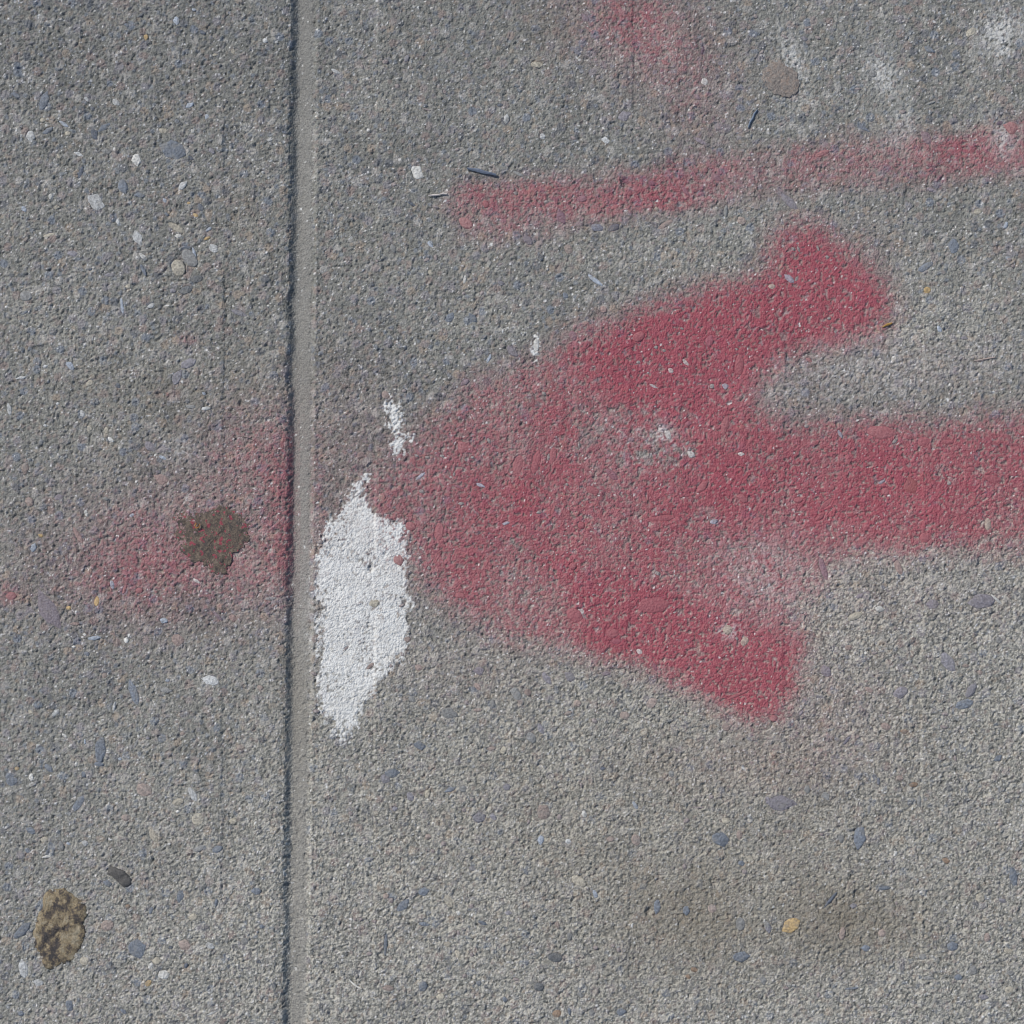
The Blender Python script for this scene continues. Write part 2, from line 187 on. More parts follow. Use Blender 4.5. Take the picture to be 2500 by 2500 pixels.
tile(1860, 1860, Q, [(80,172,150,86,5,'p'),(405,315,58,104,8,'b'),(125,680,84,62,-30,'y'),(25,690,30,54,-10,'p'),(288,572,90,16,-50,'B'),(513,525,64,22,-8,'b'),(910,568,42,40,40,'t'),
 (328,320,36,42,10,'g'),(555,382,24,28,30,'w'),(765,412,40,28,10,'o'),(792,770,52,44,-30,'b'),(880,868,36,44,-10,'g'),(938,732,34,44,20,'k'),(1028,790,44,22,10,'t'),
 (430,778,46,34,-15,'b'),(236,970,18,28,0,'b'),(415,610,38,36,0,'t'),(382,600,36,30,0,'p'),(265,145,40,46,-30,'g'),(188,115,30,40,0,'g'),(632,96,40,24,-5,'o'),(575,68,34,24,30,'k'),
 (655,165,20,56,0,'g'),(485,80,20,34,10,'b'),(1050,480,34,90,-10,'b'),(1000,578,40,22,10,'p'),(925,980,48,26,0,'p'),(820,898,36,30,0,'b'),(1035,880,36,26,0,'g'),(690,900,60,20,0,'g'),
 (1025,165,30,24,-40,'b'),(205,885,18,18,0,'y'),(560,590,14,20,0,'d'),(102,942,30,18,0,'b'),(105,290,50,20,-5,'k'),(500,715,34,36,0,'k'),(248,302,24,16,0,'b'),(1030,950,40,30,0,'t'),(335,715,30,60,10,'k'),
 (372,944,70,12,-8,'b'),(670,812,40,30,0,'g'),(445,200,20,50,10,'g')])
T = [t for t in T if t[2] > 5]

# ------------------------------------------------------------------ ground grid (dense where the photograph looks, graded outwards)
NC, HALF = 1000, 0.2565
core = np.linspace(-HALF, HALF, NC)
step = core[1]-core[0]
sk = np.cumsum(step*1.34**np.arange(1, 31))
def joint_x(y): return (702-1250 + (1250-(1250-y/PX))*0.0)*PX + y*0.0335*0.25   # world x of the joint's left edge
ax = np.concatenate([-HALF-sk[::-1], core, HALF+sk])
ay = ax.copy()
jx0 = joint_x(0.0)
U = ax - jx0                                     # u = x - joint; columns follow the joint
# widen so the sheared grid still covers the frame
ui = int(np.argmin(np.abs(U+0.0004))); U = U - U[ui] - 0.0004
gu, gy = np.meshgrid(U, ay)                      # rows = y
JX = joint_x(gy); gx = gu + JX
sp = np.maximum(np.gradient(U)[None, :]*np.ones_like(gx), np.gradient(ay)[:, None]*np.ones_like(gx))
fine = 1-ss(step*1.5, step*5, sp)                # where millimetre relief can be carried by the grid
MX, MY = gx*1000, gy*1000                        # millimetres
px = gx/PX+1250; py = 1250-gy/PX                 # photograph pixels
D = 2500/1932.
dxp, dyp = px/D, py/D

# --- relief (millimetres)
f1, f2, rA = worley(MX, MY, 1.05, 11)
g1, g2, rB = worley(MX+3.3, MY, 2.4, 23)
h1, h2, rC = worley(MX, MY+7.7, 5.2, 31)
worn = ss(-200, 700, dxp+.25*(dyp-960))*np.clip(ss(-.25, .55, (dxp-560)/1400*.55+(dyp-1150)/900+ .55*(fbm(MX, MY, 38, 5)-.5)), 0, 1)
worn = np.maximum(worn, .8*np.exp(-(((dxp-500)/60)**2+((dyp-1420)/90)**2)))
worn = np.maximum(worn, .45*np.exp(-(((dxp-1300)/330)**2+((dyp-470)/90)**2)))
worn = np.maximum(worn, .75*np.exp(-(((dxp-1780)/200)**2+((dyp-620)/120)**2)))
worn = np.maximum(worn, .35*ss(.5,.8,fbm(MX, MY, 25, 77)))
micro = vn(MX, MY, .75, 3); mic2 = vn(MX, MY, 1.6, 4)
groove_w = ss(-.2, 1.2, gu*1000)*(1-ss(9.0, 12.0, gu*1000))
grain = .20*np.clip(1-f1*1.25, 0, 1)**.7*(.4+rA) + .18*np.clip(1-(g1*1.6)**2, 0, 1)*(rB > .62) + .30*np.clip(1-(h1*2.0)**2, 0, 1)*(rC > .84)
wh_ = hsh(np.arange(gx.size).reshape(gx.shape), np.zeros(gx.shape), 5)
pits = -.75*ss(.66, .86, vn(MX, MY, .95, 41)) - .45*ss(.80, .94, vn(MX+5, MY, 2.4, 43))
rough = grain + pits + .34*(micro-.5) + .13*(mic2-.5) + .20*(fbm(MX, MY, 6, 51, 2)-.5) + .34*(wh_-.5)
strk = fbm(MX/2.2, MY/60, 1, 57, 2)-.5
rough = rough + .16*strk
smooth_top = 1-.22*ss(900, 0, dyp)*ss(400, 900, dxp)
Z = rough*smooth_top*(1-.68*groove_w*(1-.45*ss(1100, 1500, dyp)))*fine
lw = fbm(MX, MY, 70, 61, 3)
Z += 1.6*(lw-.5)*np.clip(fine+.3, 0, 1) + .7*(fbm(MX, MY, 20, 65, 2)-.5)*fine
# tooled joint
gj = gu*1000 - .6 + (.35*(vn(MX*0, MY, 13, 71)-.5) + (.7*(vn(MX, MY, 1.6, 72)-.5) + 1.1*ss(.78, .95, vn(MX*0, MY, 17, 73))*(gu < .003))*(gu < .006))*fine
tf = np.clip(gj/12.5, 0, 1)
prof = -.5*ss(-6, -1.2, gj)*(1-ss(-1.2, 2, gj)) - 3.3*ss(-1.9, 2.6, gj)*(1-.55*ss(.2, .85, tf)-.45*ss(.8, 1.02, tf))
lip = .28*np.exp(-((gj-12.2)/.9)**2)*(.3+.7*ss(1500, 500, dyp))
Z += prof + lip*fine
# trowel lines parallel with the joint
for lx, s_, a_ in ((708, 1, .55), (420, -1, .5), (1085, 1, .3), (1740, 1, .5), (1190, -1, .3), (140, 1, .25), (960, 1, .25), (1480, -1, .25)):
    uu = (dxp-lx+(dyp-960)*.004)*D*PX*1000 + .8*(vn(MX*0, MY, 12, int(lx))-.5)
    Z += fine*a_*s_*(ss(-.5, .5, uu)-ss(.5, 22, uu))*ss(.15, .5, vn(MX*0, MY, 35, int(lx)+1))

# --- stones: choose, then sink the mortar around them
def overlap_ok(t): return True
T.sort(key=lambda t: -t[2]*t[3])
rng = random.Random(4)
pad = 3
def local(cx, cy, r):
    c = np.searchsorted(U, (P(cx, cy)[0]-joint_x(P(cx, cy)[1]))); rr = np.searchsorted(ay, P(cx, cy)[1])
    k = int(r*PX/step)+pad
    return slice(max(rr-k, 0), rr+k+1), slice(max(c-k, 0), c+k+1)
NPROTO = 24
def outline(seed, n=12):
    r = random.Random(seed); ang = seed % 2 == 0
    if ang:                                    # broken chip: straight edges between 4 to 6 corners
        k = r.choice((4, 5, 5, 6)); A = [2*math.pi*(i+r.uniform(-.28, .28))/k for i in range(k)]
        V = [(math.cos(a)*q, math.sin(a)*q) for a, q in zip(A, [r.uniform(.85, 1.18) for _ in A])]
        out = []
        for j in range(n):
            t = 2*math.pi*j/n; dx, dy = math.cos(t), math.sin(t); best = .3
            for (x1, y1), (x2, y2) in zip(V, V[1:]+V[:1]):
                den = dx*(y2-y1)-dy*(x2-x1)
                if abs(den) < 1e-9: continue
                u = (x1*(y2-y1)-y1*(x2-x1))/den; w_ = (x1*dy-y1*dx)/den
                if u > 0 and -1e-6 <= w_ <= 1+1e-6: best = max(best, u)
            out.append(best*r.uniform(.95, 1.06))
        return out
    rs = [1+ (r.uniform(-.42, .20) if ang else r.uniform(-.20, .12)) for _ in range(n)]
    if not ang: rs = [(rs[i-1]+2*rs[i]+rs[(i+1) % n])/4 for i in range(n)]
    return rs
OUT = [outline(s) for s in range(NPROTO)]
def smoothz(sl):
    return float(np.median(Z[sl]))
stones = []
for k, (cx, cy, L, W, a, c) in enumerate(T):
    proto = rng.randrange(NPROTO//2)*2 + (0 if c in 'bBpLGw' or rng.random() < .5 else 1)
    if L > 60: proto = proto//2*2
    sl_ = local(cx, cy, max(L, W)/2*1.3)
    z0 = smoothz(sl_)
    th = math.radians(a); X = px[sl_]-cx; Y = py[sl_]-cy
    lx = (X*math.cos(th)+Y*math.sin(th))/(L/2); ly = (-X*math.sin(th)+Y*math.cos(th))/(W/2)
    rr = np.sqrt(lx**2+ly**2)
    nseg = len(OUT[proto]); ph = (np.arctan2(-ly, lx) % (2*math.pi))/(2*math.pi)*nseg
    i0 = ph.astype(int) % nseg; fr = ph-np.floor(ph); o = np.array(OUT[proto]); ro = o[i0]*(1-fr)+o[(i0+1) % nseg]*fr
    q = rr/ro
    size = min(L, W)*PX*1000
    proud = (.26+.024*size)*rng.uniform(.3, 1.05)
    if c in 'tkw' and L < 1.6*W: proud *= 1.35
    m = 1-ss(.86, 1.04, q)
    # mortar drops to just under the stone inside the footprint
    edge_chip = .25*rng.random()
    Z[sl_] = Z[sl_]*(1-m) + m*(z0-.35) - edge_chip*np.exp(-((q-1.04)/.08)**2)
    stones.append((cx, cy, L, W, a, c, proto, z0, proud))
# one missing stone: a small round hole in the upper red streak
for (hx, hy, hr, dd) in ((1527, 448, 13, 1.3), (905, 1388, 8, 1.2), (2093, 2183, 11, .9), (1583, 2225, 9, 1.2), (455, 640, 34, .8)):
    sl_ = local(hx, hy, hr*1.5)
    q = np.hypot(px[sl_]-hx, (py[sl_]-hy)*.85)/hr
    Z[sl_] -= dd*(1-ss(.6, 1.1, q))

# ------------------------------------------------------------------ mineral colour of the concrete
v = .176 + .03*(fbm(MX, MY, 55, 81)-.5) + .07*(fbm(MX, MY, 10, 82, 4)-.5)
base = np.stack([v*1.0, v*.995, v*.90], -1)
gr = (rA-.5)*.36 + (vn(MX, MY, .62, 83)-.5)*.42 + (wh_-.5)*.30 + .22*strk
base *= (1+gr*fine)[..., None]
pal = np.array([(.20,.19,.20), (.25,.21,.17), (.15,.17,.20), (.28,.27,.25), (.21,.17,.155), (.11,.115,.125), (.30,.29,.27), (.23,.20,.19)])
for (d, r, lim, rad, st, sc) in ((g1, rB, .55, .55, .6, 7.3), (h1, rC, .72, .46, .8, 5.7), (f1, rA, .8, .6, .6, 9.1)):
    m = (r > lim)*(1-ss(rad*.8, rad, d))*st*fine*(1-.8*groove_w)
    ci = ((r*997*sc) % 1*8).astype(int) % 8
    base = base*(1-m[..., None]) + pal[ci]*m[..., None]
# pale worn cement paste showing between sand grains
net = ss(.46, .58, vn(MX, MY, .62, 91)*.7 + .3*f1)*fine
wm = net*worn*.72*(.75+.5*fbm(MX, MY, 14, 92))
paste = np.array([.43, .41, .355])
base = base*(1-wm[..., None]) + paste*wm[..., None]
avg = (worn*.16)[..., None]*(1-fine)[..., None]
base = base*(1-avg) + paste*avg
# clean fine cement in the joint, and a pale dusty stripe on its right shoulder
gm = (groove_w*ss(1.2, 4.5, gj)*.75)
jc = np.array([.192, .186, .17])*(1+.22*(vn(MX, MY, .7, 95)-.5)*fine)[..., None]
base = base*(1-gm[..., None]) + jc*gm[..., None]
# bright quartz specks
spk = (hsh(np.floor(MX/.62), np.floor(MY/.62), 99) > .985)*fine*.7*(1-.85*groove_w)
base = base*(1-spk[..., None]) + np.array([.62, .61, .60])*spk[..., None]
# tan and dark stains
def blob(cx, cy, rx, ry, a=0):
    t = math.radians(a); X = dxp-cx; Y = dyp-cy
    return np.exp(-(((X*math.cos(t)+Y*math.sin(t))/rx)**2+((-X*math.sin(t)+Y*math.cos(t))/ry)**2))
cool = blob(600, 0, 900, 260)*.5 + blob(0, 0, 500, 300)*.4
base *= (1-.16*cool[..., None]*np.array([1, .9, .75]))
tan = (.45*blob(1650, 1740, 150, 70) + .42*blob(1340, 1740, 230, 120) + .25*blob(1250, 1500, 500, 260))*(.5+fbm(MX, MY, 24, 86)) + .22*blob(460, 400, 40, 60) + .2*blob(330, 740, 240, 70) + .2*blob(1030, 60, 60, 60)+.2*blob(560,1320,40,120)
base = base*(1-tan[..., None]) + np.array([.165, .142, .105])*tan[..., None]
base = np.clip(base, .03, .8)

# ------------------------------------------------------------------ paint densities
wx_ = 26*(fbm(MX, MY, 16, 101)-.5)+10*(vn(MX, MY, 2.6, 102)-.5); wy_ = 26*(fbm(MX, MY, 16, 104)-.5)+10*(vn(MX, MY, 2.6, 105)-.5)
XX, YY = dxp+wx_, dyp+wy_
near = (np.abs(gx) < .27) & (np.abs(gy) < .27)
def region(pts, soft_in, soft_out, arr=(XX, YY)):
    d = poly_sd(arr[0], arr[1], pts); return ss(-soft_out, soft_in, d)
main = region([(690,900),(780,790),(880,705),(1000,655),(1090,605),(1250,560),(1360,520),(1430,500),(1445,430),(1500,405),(1560,415),(1610,470),(1690,545),(1697,600),(1655,645),
  (1560,665),(1480,700),(1445,745),(1500,785),(1620,785),(1800,775),(1932,760),(2100,760),(2100,1050),(1800,1050),(1600,1062),(1550,1100),(1520,1150),(1528,1210),(1512,1300),(1480,1355),
  (1420,1368),(1350,1345),(1270,1310),(1180,1270),(1080,1245),(960,1215),(860,1170),(780,1110),(730,1030),(690,960)], 60, 36)
lblob = region([(1010,1020),(1170,1080),(1270,1110),(1350,1140),(1440,1190),(1515,1225),(1512,1300),(1475,1352),(1420,1362),(1340,1338),(1260,1300),(1180,1240),(1080,1170)], 62, 26)
ublob = region([(1040,690),(1260,570),(1400,525),(1450,480),(1455,430),(1530,415),(1580,470),(1660,540),(1680,590),(1600,640),(1500,670),(1440,720),(1340,780),(1180,800)], 70, 34)
mod = fbm(MX, MY, 22, 111, 3)
red_main = main*(.50+.44*mod)*(.55+.45*ss(720, 1020, dxp+.25*(YY-900))) + .32*lblob + .24*ublob + .12*main*blob(990, 930, 110, 80)+.12*main*blob(1300,900,200,130)+.14*main*blob(1250, 700, 120, 90)
red_main = np.maximum(red_main, .55*ss(40, 0, np.hypot((XX-1760)/7, YY-900))*0)
red_main += .10*blob(830, 960, 90, 150) + .24*blob(690, 980, 100, 200) + .10*blob(640, 800, 70, 130) + .16*blob(1780, 900, 260, 110)*main + .3*blob(598, 960, 14, 150)*.8
red_main += .13*blob(1700, 700, 200, 60) + .14*blob(1500,740,80,60) + .16*blob(1560, 1330, 120, 120) + .12*blob(1620, 1120, 260, 70) + .12*blob(1420, 1440, 200, 60) + .10*blob(900, 1260, 160, 60)
red_main += .30*blob(1640,480,60,70)*.6
wear = .40*blob(1150, 810, 130, 60, -15)*ss(.4, .6, fbm(MX, MY, 5, 121)) + .55*blob(1240, 855, 70, 45)*ss(.45, .6, fbm(MX, MY, 3.5, 123)) + .25*blob(1430, 1085, 90, 80, 30)*ss(.3, .6, fbm(MX, MY, 6, 122)) + .25*blob(1460,740,60,40)
wear += .55*ss(.70, .84, fbm(MX, MY, 7, 125))*.6
red_main *= np.clip(1-wear, 0, 1)
red_left = .42*blob(320, 1035, 235, 125, -4)*(.75+.5*fbm(MX, MY, 26, 131)) + .36*blob(470, 850, 120, 90, -30) + .22*blob(240, 1090, 120, 80) + .42*blob(545, 960, 50, 160)*(dxp < 565) + .36*blob(355, 640, 20, 12)+ .3*blob(325, 745, 14, 12)+.35*blob(10, 1120, 40, 25)+.2*blob(470,1090,110,80)
red_left *= (1-ss(7.5, 10.5, gj)*.75)*(dxp < 640)
upper = region([(845,395),(880,352),(1000,350),(1200,325),(1400,300),(1600,270),(1780,258),(1932,235),(2100,215),(2100,315),(1850,328),(1700,338),(1500,350),(1400,365),(1250,398),(1100,415),(960,442),(880,436)], 16, 40)
red_up = upper*(.30+.30*fbm(MX, MY, 20, 141)+.26*blob(1200, 375, 110, 32, -5)+.2*blob(1850, 285, 100, 30)+.12*blob(1000, 380, 120, 30))
red_top = (.38*blob(1175, 30, 120, 95, 25)*(.5+.9*fbm(MX, MY, 18, 151)) + .24*blob(1250, 80, 130, 90, 40) + .22*blob(1315, 200, 75, 105))
allred_s = np.clip(1-(1-np.clip(red_main, 0, 1))*(1-np.clip(red_left, 0, 1))*(1-np.clip(red_up, 0, 1))*(1-np.clip(red_top, 0, 1)), 0, 1)
# groove keeps little paint
allred_s *= 1-.62*groove_w*ss(.5, 3, gj)
# spray sits on the raised grains and sand, not in pits; faint spray lands grain by grain
hl = np.clip((rough-.15)/.8, -1, 1)*fine
gnoise = (vn(MX, MY, .9, 161)*.5+rA*.5)
gn2 = np.clip(.5*(rA-.5)+.55*(vn(MX, MY, 1.7, 162)-.5)+.25*(vn(MX, MY, .8, 163)-.5)+.22*hl+.5, 0, 1)
pm = np.clip(-pits/.5, 0, 1)*fine
red = np.clip(.50*allred_s + .40*ss(-.2, .2, allred_s*1.06-1+gn2)*np.sqrt(allred_s), 0, .84)*(1-.6*pm)*near
# white
wmask = poly_sd(dxp+ 16*(vn(MX, MY, 2.8, 171)-.5)+14*(vn(MX, MY, 8, 172)-.5), dyp+16*(vn(MX, MY, 2.8, 173)-.5)+14*(vn(MX, MY, 8, 174)-.5),
  [(683,890),(690,930),(715,975),(757,985),(768,1040),(772,1100),(765,1160),(768,1210),(740,1258),(705,1290),(690,1340),(655,1392),(635,1390),(612,1350),(600,1290),(601,1200),(612,1150),(596,1105),(600,1040),(612,1000),(640,955),(662,928)])
wn = vn(MX, MY, 1.15, 175)
white = ss(-3.0, 3.0, wmask + 20*(gnoise-.5) + 15*(wn-.5))
wdens = white*(1-.85*ss(.66, .80, vn(MX, MY, .9, 176))*(.3+.7*ss(.35,.7,fbm(MX, MY, 12, 177))))*(1-.5*ss(.82, .95, wh_))*(.72+.42*fbm(MX, MY, 7, 178, 4)).clip(0, 1)
Z -= .6*wdens*(rough-.15)*fine + .22*np.clip(red_main, 0, 1)*near*(rough-.15)*fine
w2 = np.maximum.reduce([blob(745, 790, 15, 32, -15), blob(752, 838, 13, 20, 0)*.95, blob(735, 765, 14, 10)*.9, blob(1011, 652, 7, 22)*.95, blob(690, 905, 10, 14)*.7, blob(772,830,16,12)*.55])
white2 = ss(.44, .56, w2 + .75*(wn-.5)+.7*(gnoise-.5))
chalk_s = np.maximum.reduce([.55*blob(1665, 140, 28, 45, -25), .6*blob(1885, 60, 38, 48, 30), .6*blob(1893, 95, 22, 14), .55*blob(1495, 120, 22, 62, -12), .30*blob(1700, 235, 26, 45), .45*blob(1890, 265, 20, 40, -10)])
chalk = chalk_s*ss(.3, .6, gnoise*.6+wn*.4)
haze = .13*blob(1430, 1085, 90, 80, 30) + .12*blob(1660, 700, 200, 50, -8) + .12*blob(600, 1150, 30, 120) + .15*blob(345, 850, 30, 24) + .14*blob(1215,830,80,55)*ss(.4,.6,wn) + .3*blob(1250,820,16,14)+.3*blob(1375,1190,20,14)
haze = haze*2*ss(.3, .7, gnoise)
wt = np.clip(np.maximum.reduce([wdens*.93, white2*.9, chalk, haze]), 0, .95)*near

# ------------------------------------------------------------------ materials
def mat(name): 
    m = bpy.data.materials.new(name); m.use_nodes = True
    n = m.node_tree; b = n.nodes['Principled BSDF']; return m, n, b
def nd(n, t, **kw):
    o = n.nodes.new(t)
    for k, v_ in kw.items(): setattr(o, k, v_)
    return o
def mix(n, f, a, b, bt='MIX'):
    m = nd(n, 'ShaderNodeMix', data_type='RGBA', blend_type=bt)
    for s_, v_ in ((0, f), (6, a), (7, b)):
        if hasattr(v_, 'links'): n.links.new(v_, m.inputs[s_])
        elif s_ == 0: m.inputs[0].default_value = v_
        else: m.inputs[s_].default_value = (*v_, 1)
    return m.outputs[2]
RED = (.27, .036, .060); WHITE = (.60, .60, .58)
def noise(n, co, scale, detail=3, rough=.6):
    t = nd(n, 'ShaderNodeTexNoise'); t.inputs['Scale'].default_value = scale; t.inputs['Detail'].default_value = detail; t.inputs['Roughness'].default_value = rough
    n.links.new(co, t.inputs['Vector']); return t
def ramp(n, src, stops):
    r = nd(n, 'ShaderNodeValToRGB'); n.links.new(src, r.inputs[0])
    while len(r.color_ramp.elements) < len(stops): r.color_ramp.elements.new(.5)
    for e, (p_, c_) in zip(r.color_ramp.elements, stops): e.position = p_; e.color = (*c_, 1) if len(c_) == 3 else c_
    return r.outputs[0]
def bump(n, b, h, dist, strength=1):
    bp = nd(n, 'ShaderNodeBump'); bp.inputs['Distance'].default_value = dist; bp.inputs['Strength'].default_value = strength
    n.links.new(h, bp.inputs['Height']); n.links.new(bp.outputs[0], b.inputs['Normal'])
def ground_mat(name, rough):
    m, n, b = mat(name)
    co = nd(n, 'ShaderNodeTexCoord').outputs['Object']
    al = nd(n, 'ShaderNodeAttribute', attribute_name='mineral').outputs['Color']
    rd = nd(n, 'ShaderNodeAttribute', attribute_name='red').outputs['Fac']
    wh = nd(n, 'ShaderNodeAttribute', attribute_name='white').outputs['Fac']
    nz = noise(n, co, 1700, 2, .7)
    vo = nd(n, 'ShaderNodeTexVoronoi'); vo.inputs['Scale'].default_value = 1050; n.links.new(co, vo.inputs['Vector'])
    hs = nd(n, 'ShaderNodeMath', operation='SUBTRACT'); n.links.new(nz.outputs['Fac'], hs.inputs[0]); n.links.new(vo.outputs['Distance'], hs.inputs[1])
    mod_ = ramp(n, nz.outputs['Fac'], [(.25, (.62,)*3), (.75, (1.38,)*3)])
    cc = mix(n, 1, al, mod_, 'MULTIPLY')
    nz2 = noise(n, co, 90, 3)
    redc = mix(n, nz2.outputs['Fac'], tuple(c*.85 for c in RED), tuple(c*1.15 for c in RED))
    c1 = mix(n, rd, cc, redc)
    c2 = mix(n, wh, c1, WHITE)
    n.links.new(c2, b.inputs['Base Color'])
    b.inputs['Roughness'].default_value = rough
    b.inputs['Specular IOR Level'].default_value = .35
    bump(n, b, hs.outputs[0], .00042, .9)
    return m
M_CON = ground_mat('concrete', .82); M_PAINT = ground_mat('sprayed_paint', .6)

def stone_mat():
    m, n, b = mat('aggregate_stone')
    co = nd(n, 'ShaderNodeTexCoord').outputs['Object']
    oi = nd(n, 'ShaderNodeObjectInfo')
    geo = nd(n, 'ShaderNodeNewGeometry')
    nz = noise(n, geo.outputs['Position'], 900, 4, .65); nz3 = noise(n, geo.outputs['Position'], 220, 3, .6)
    c = mix(n, 1, oi.outputs['Color'], ramp(n, nz.outputs['Fac'], [(.3, (.55,)*3), (.7, (1.5,)*3)]), 'MULTIPLY')
    # cement film left on the stone
    f = ramp(n, nz3.outputs['Fac'], [(.50, (.04,)*3), (.70, (.65,)*3)])
    c = mix(n, f, c, (.19, .185, .17))
    # red paint caught on the stone: the amount is the alpha of the object colour
    c = mix(n, oi.outputs['Alpha'], c, RED)
    n.links.new(c, b.inputs['Base Color']); b.inputs['Roughness'].default_value = .55
    bump(n, b, nz.outputs['Fac'], .0009, .9)
    return m
M_STONE = stone_mat()

# ------------------------------------------------------------------ pavement meshes
ny, nx = gx.shape
Zm = Z/1000.
def grid_mesh(name, r0, r1, c0, c1, facemask=None, lift=0., m=M_CON, parent=None):
    sub = (slice(r0, r1), slice(c0, c1))
    R, Cc = r1-r0, c1-c0
    co = np.stack([gx[sub], gy[sub], Zm[sub]+lift], -1).reshape(-1, 3)
    idx = np.arange(R*Cc).reshape(R, Cc)
    q = np.stack([idx[:-1, :-1], idx[:-1, 1:], idx[1:, 1:], idx[1:, :-1]], -1)
    q = q.reshape(-1, 4) if facemask is None else q[facemask[r0:r1-1, c0:c1-1]]
    at = [('mineral', base[sub].reshape(-1, 3)), ('red', red[sub].reshape(-1)), ('white', wt[sub].reshape(-1))]
    if facemask is not None:
        used = np.unique(q); rm = np.zeros(R*Cc, np.int64); rm[used] = np.arange(len(used))
        q = rm[q]; co = co[used]; at = [(k, a_[used]) for k, a_ in at]
    me = bpy.data.meshes.new(name)
    me.vertices.add(len(co)); me.vertices.foreach_set('co', co.astype(np.float32).ravel())
    me.loops.add(len(q)*4); me.loops.foreach_set('vertex_index', q.astype(np.int32).ravel())
    me.polygons.add(len(q)); me.polygons.foreach_set('loop_start', np.arange(0, len(q)*4, 4, dtype=np.int32))
    me.update(calc_edges=True)
    me.shade_smooth()
    for k, a_ in at:
        if a_.ndim == 2:
            d = me.attributes.new(k, 'FLOAT_COLOR', 'POINT'); d.data.foreach_set('color', np.concatenate([a_, np.ones((len(a_), 1))], 1).astype(np.float32).ravel())
        else:
            d = me.attributes.new(k, 'FLOAT', 'POINT'); d.data.foreach_set('value', a_.astype(np.float32))
    me.materials.append(m)
    o = bpy.data.objects.new(name, me); C.objects.link(o); o.parent = parent
    return o
pav = bpy.data.objects.new('pavement', None); C.objects.link(pav); pav['kind'] = 'structure'
cj0 = ui; cj1 = int(np.searchsorted(U, .0118))
slab_l = grid_mesh('concrete_slab', 0, ny, 0, cj0+1, parent=pav)
slab_l['label'] = 'left concrete slab with exposed stones'
joint = grid_mesh('tooled_joint', 0, ny, cj0, cj1+1, parent=pav); joint['label'] = 'smooth recessed joint between the two slabs'
slab_r = grid_mesh('concrete_slab', 0, ny, cj1, nx, parent=pav); slab_r['label'] = 'right concrete slab with trowel lines'

def tag(o, label, cat, group=None, kind=None):
    if label: o['label'] = label
    if cat: o['category'] = cat
    if group: o['group'] = group
    if kind: o['kind'] = kind
    return o
def fm(cond):      # vertex condition -> face mask
    return cond[:-1, :-1] & cond[1:, 1:] & cond[:-1, 1:] & cond[1:, :-1]
def bbox(fmask):
    rr = np.where(fmask.any(1))[0]; cc = np.where(fmask.any(0))[0]
    return rr[0], rr[-1]+2, cc[0], cc[-1]+2
LIFT = .00009
def pieces(f):
    lab = np.zeros(f.shape, int); n = 0; out = []
    for r, c in zip(*np.where(f)):
        if lab[r, c]: continue
        n += 1; st = [(r, c)]; lab[r, c] = n; cells = []
        while st:
            a, b = st.pop(); cells.append((a, b))
            for u, v_ in ((a+1, b), (a-1, b), (a, b+1), (a, b-1)):
                if f[u, v_] and not lab[u, v_]: lab[u, v_] = n; st.append((u, v_))
        m_ = np.zeros(f.shape, bool); m_[tuple(np.array(cells).T)] = True; out.append((len(cells), m_))
    return [m_ for k_, m_ in sorted(out, key=lambda t: -t[0]) if k_ >= 5][:40]
def broken_paint(cond, label, cat, where):
    global taken
    cond = cond & ~taken & near; f = fm(cond)
    e = bpy.data.objects.new('white_paint_patch', None); C.objects.link(e); e.location = (*P(*where), 0); tag(e, label, cat)
    for m_ in pieces(f):
        o = grid_mesh('paint_fleck', *bbox(m_), facemask=m_, lift=LIFT, m=M_PAINT, parent=e); o.location = -e.location
    taken = taken | cond
taken = np.zeros(gx.shape, bool)
def paint(name, cond, label, cat):
    global taken
    cond = cond & ~taken & near
    f = fm(cond); 
    if not f.any(): return
    o = grid_mesh(name, *bbox(f), facemask=f, lift=LIFT, m=M_PAINT)
    tag(o, label, cat); taken = taken | cond
fn = .10*(gnoise-.5)
paint('white_paint_patch', white > .5, 'tall solid white paint patch just right of the joint', 'paint patch')
up2 = dyp < 870
broken_paint((white2 > .5) & (dxp < 900), 'broken white paint flecks above the tall white patch', 'paint patch', (965, 1030))
broken_paint((white2 > .5) & (dxp >= 900), 'thin white paint fleck at the upper edge of the big red shape', 'paint patch', (1309, 844))
ch = chalk_s+.25*(gnoise-.5) > .30
paint('chalky_splash', ch & (dxp < 1580), 'chalky speckled splash beside the pinkish gum disc', 'splash')
paint('chalky_splash', ch & (dxp >= 1580) & (dxp < 1790), 'chalky speckled splash midway between the gum disc and the right edge', 'splash')
paint('chalky_splash', ch & (dxp >= 1790) & (dyp < 180), 'chalky speckled splash in the top right corner', 'splash')
paint('chalky_splash', ch & (dxp >= 1790) & (dyp >= 180), 'chalky splash on the right end of the upper red streak', 'splash')
paint('red_paint_mark', (red_up+fn > .24), 'long thin red sprayed streak running to the upper right edge', 'paint mark')
paint('red_paint_mark', (red_top+fn > .22) & (dyp < 330), 'faint red overspray cloud at the top edge', 'paint mark')
paint('red_paint_mark', (red_left+fn > .24) & (gj < 2), 'red sprayed blotch left of the joint, around the dark gum', 'paint mark')
paint('red_paint_mark', (red_main*(1-.6*groove_w)+fn > .26) & (gj > 2), 'huge branching red sprayed shape right of the joint', 'paint mark')

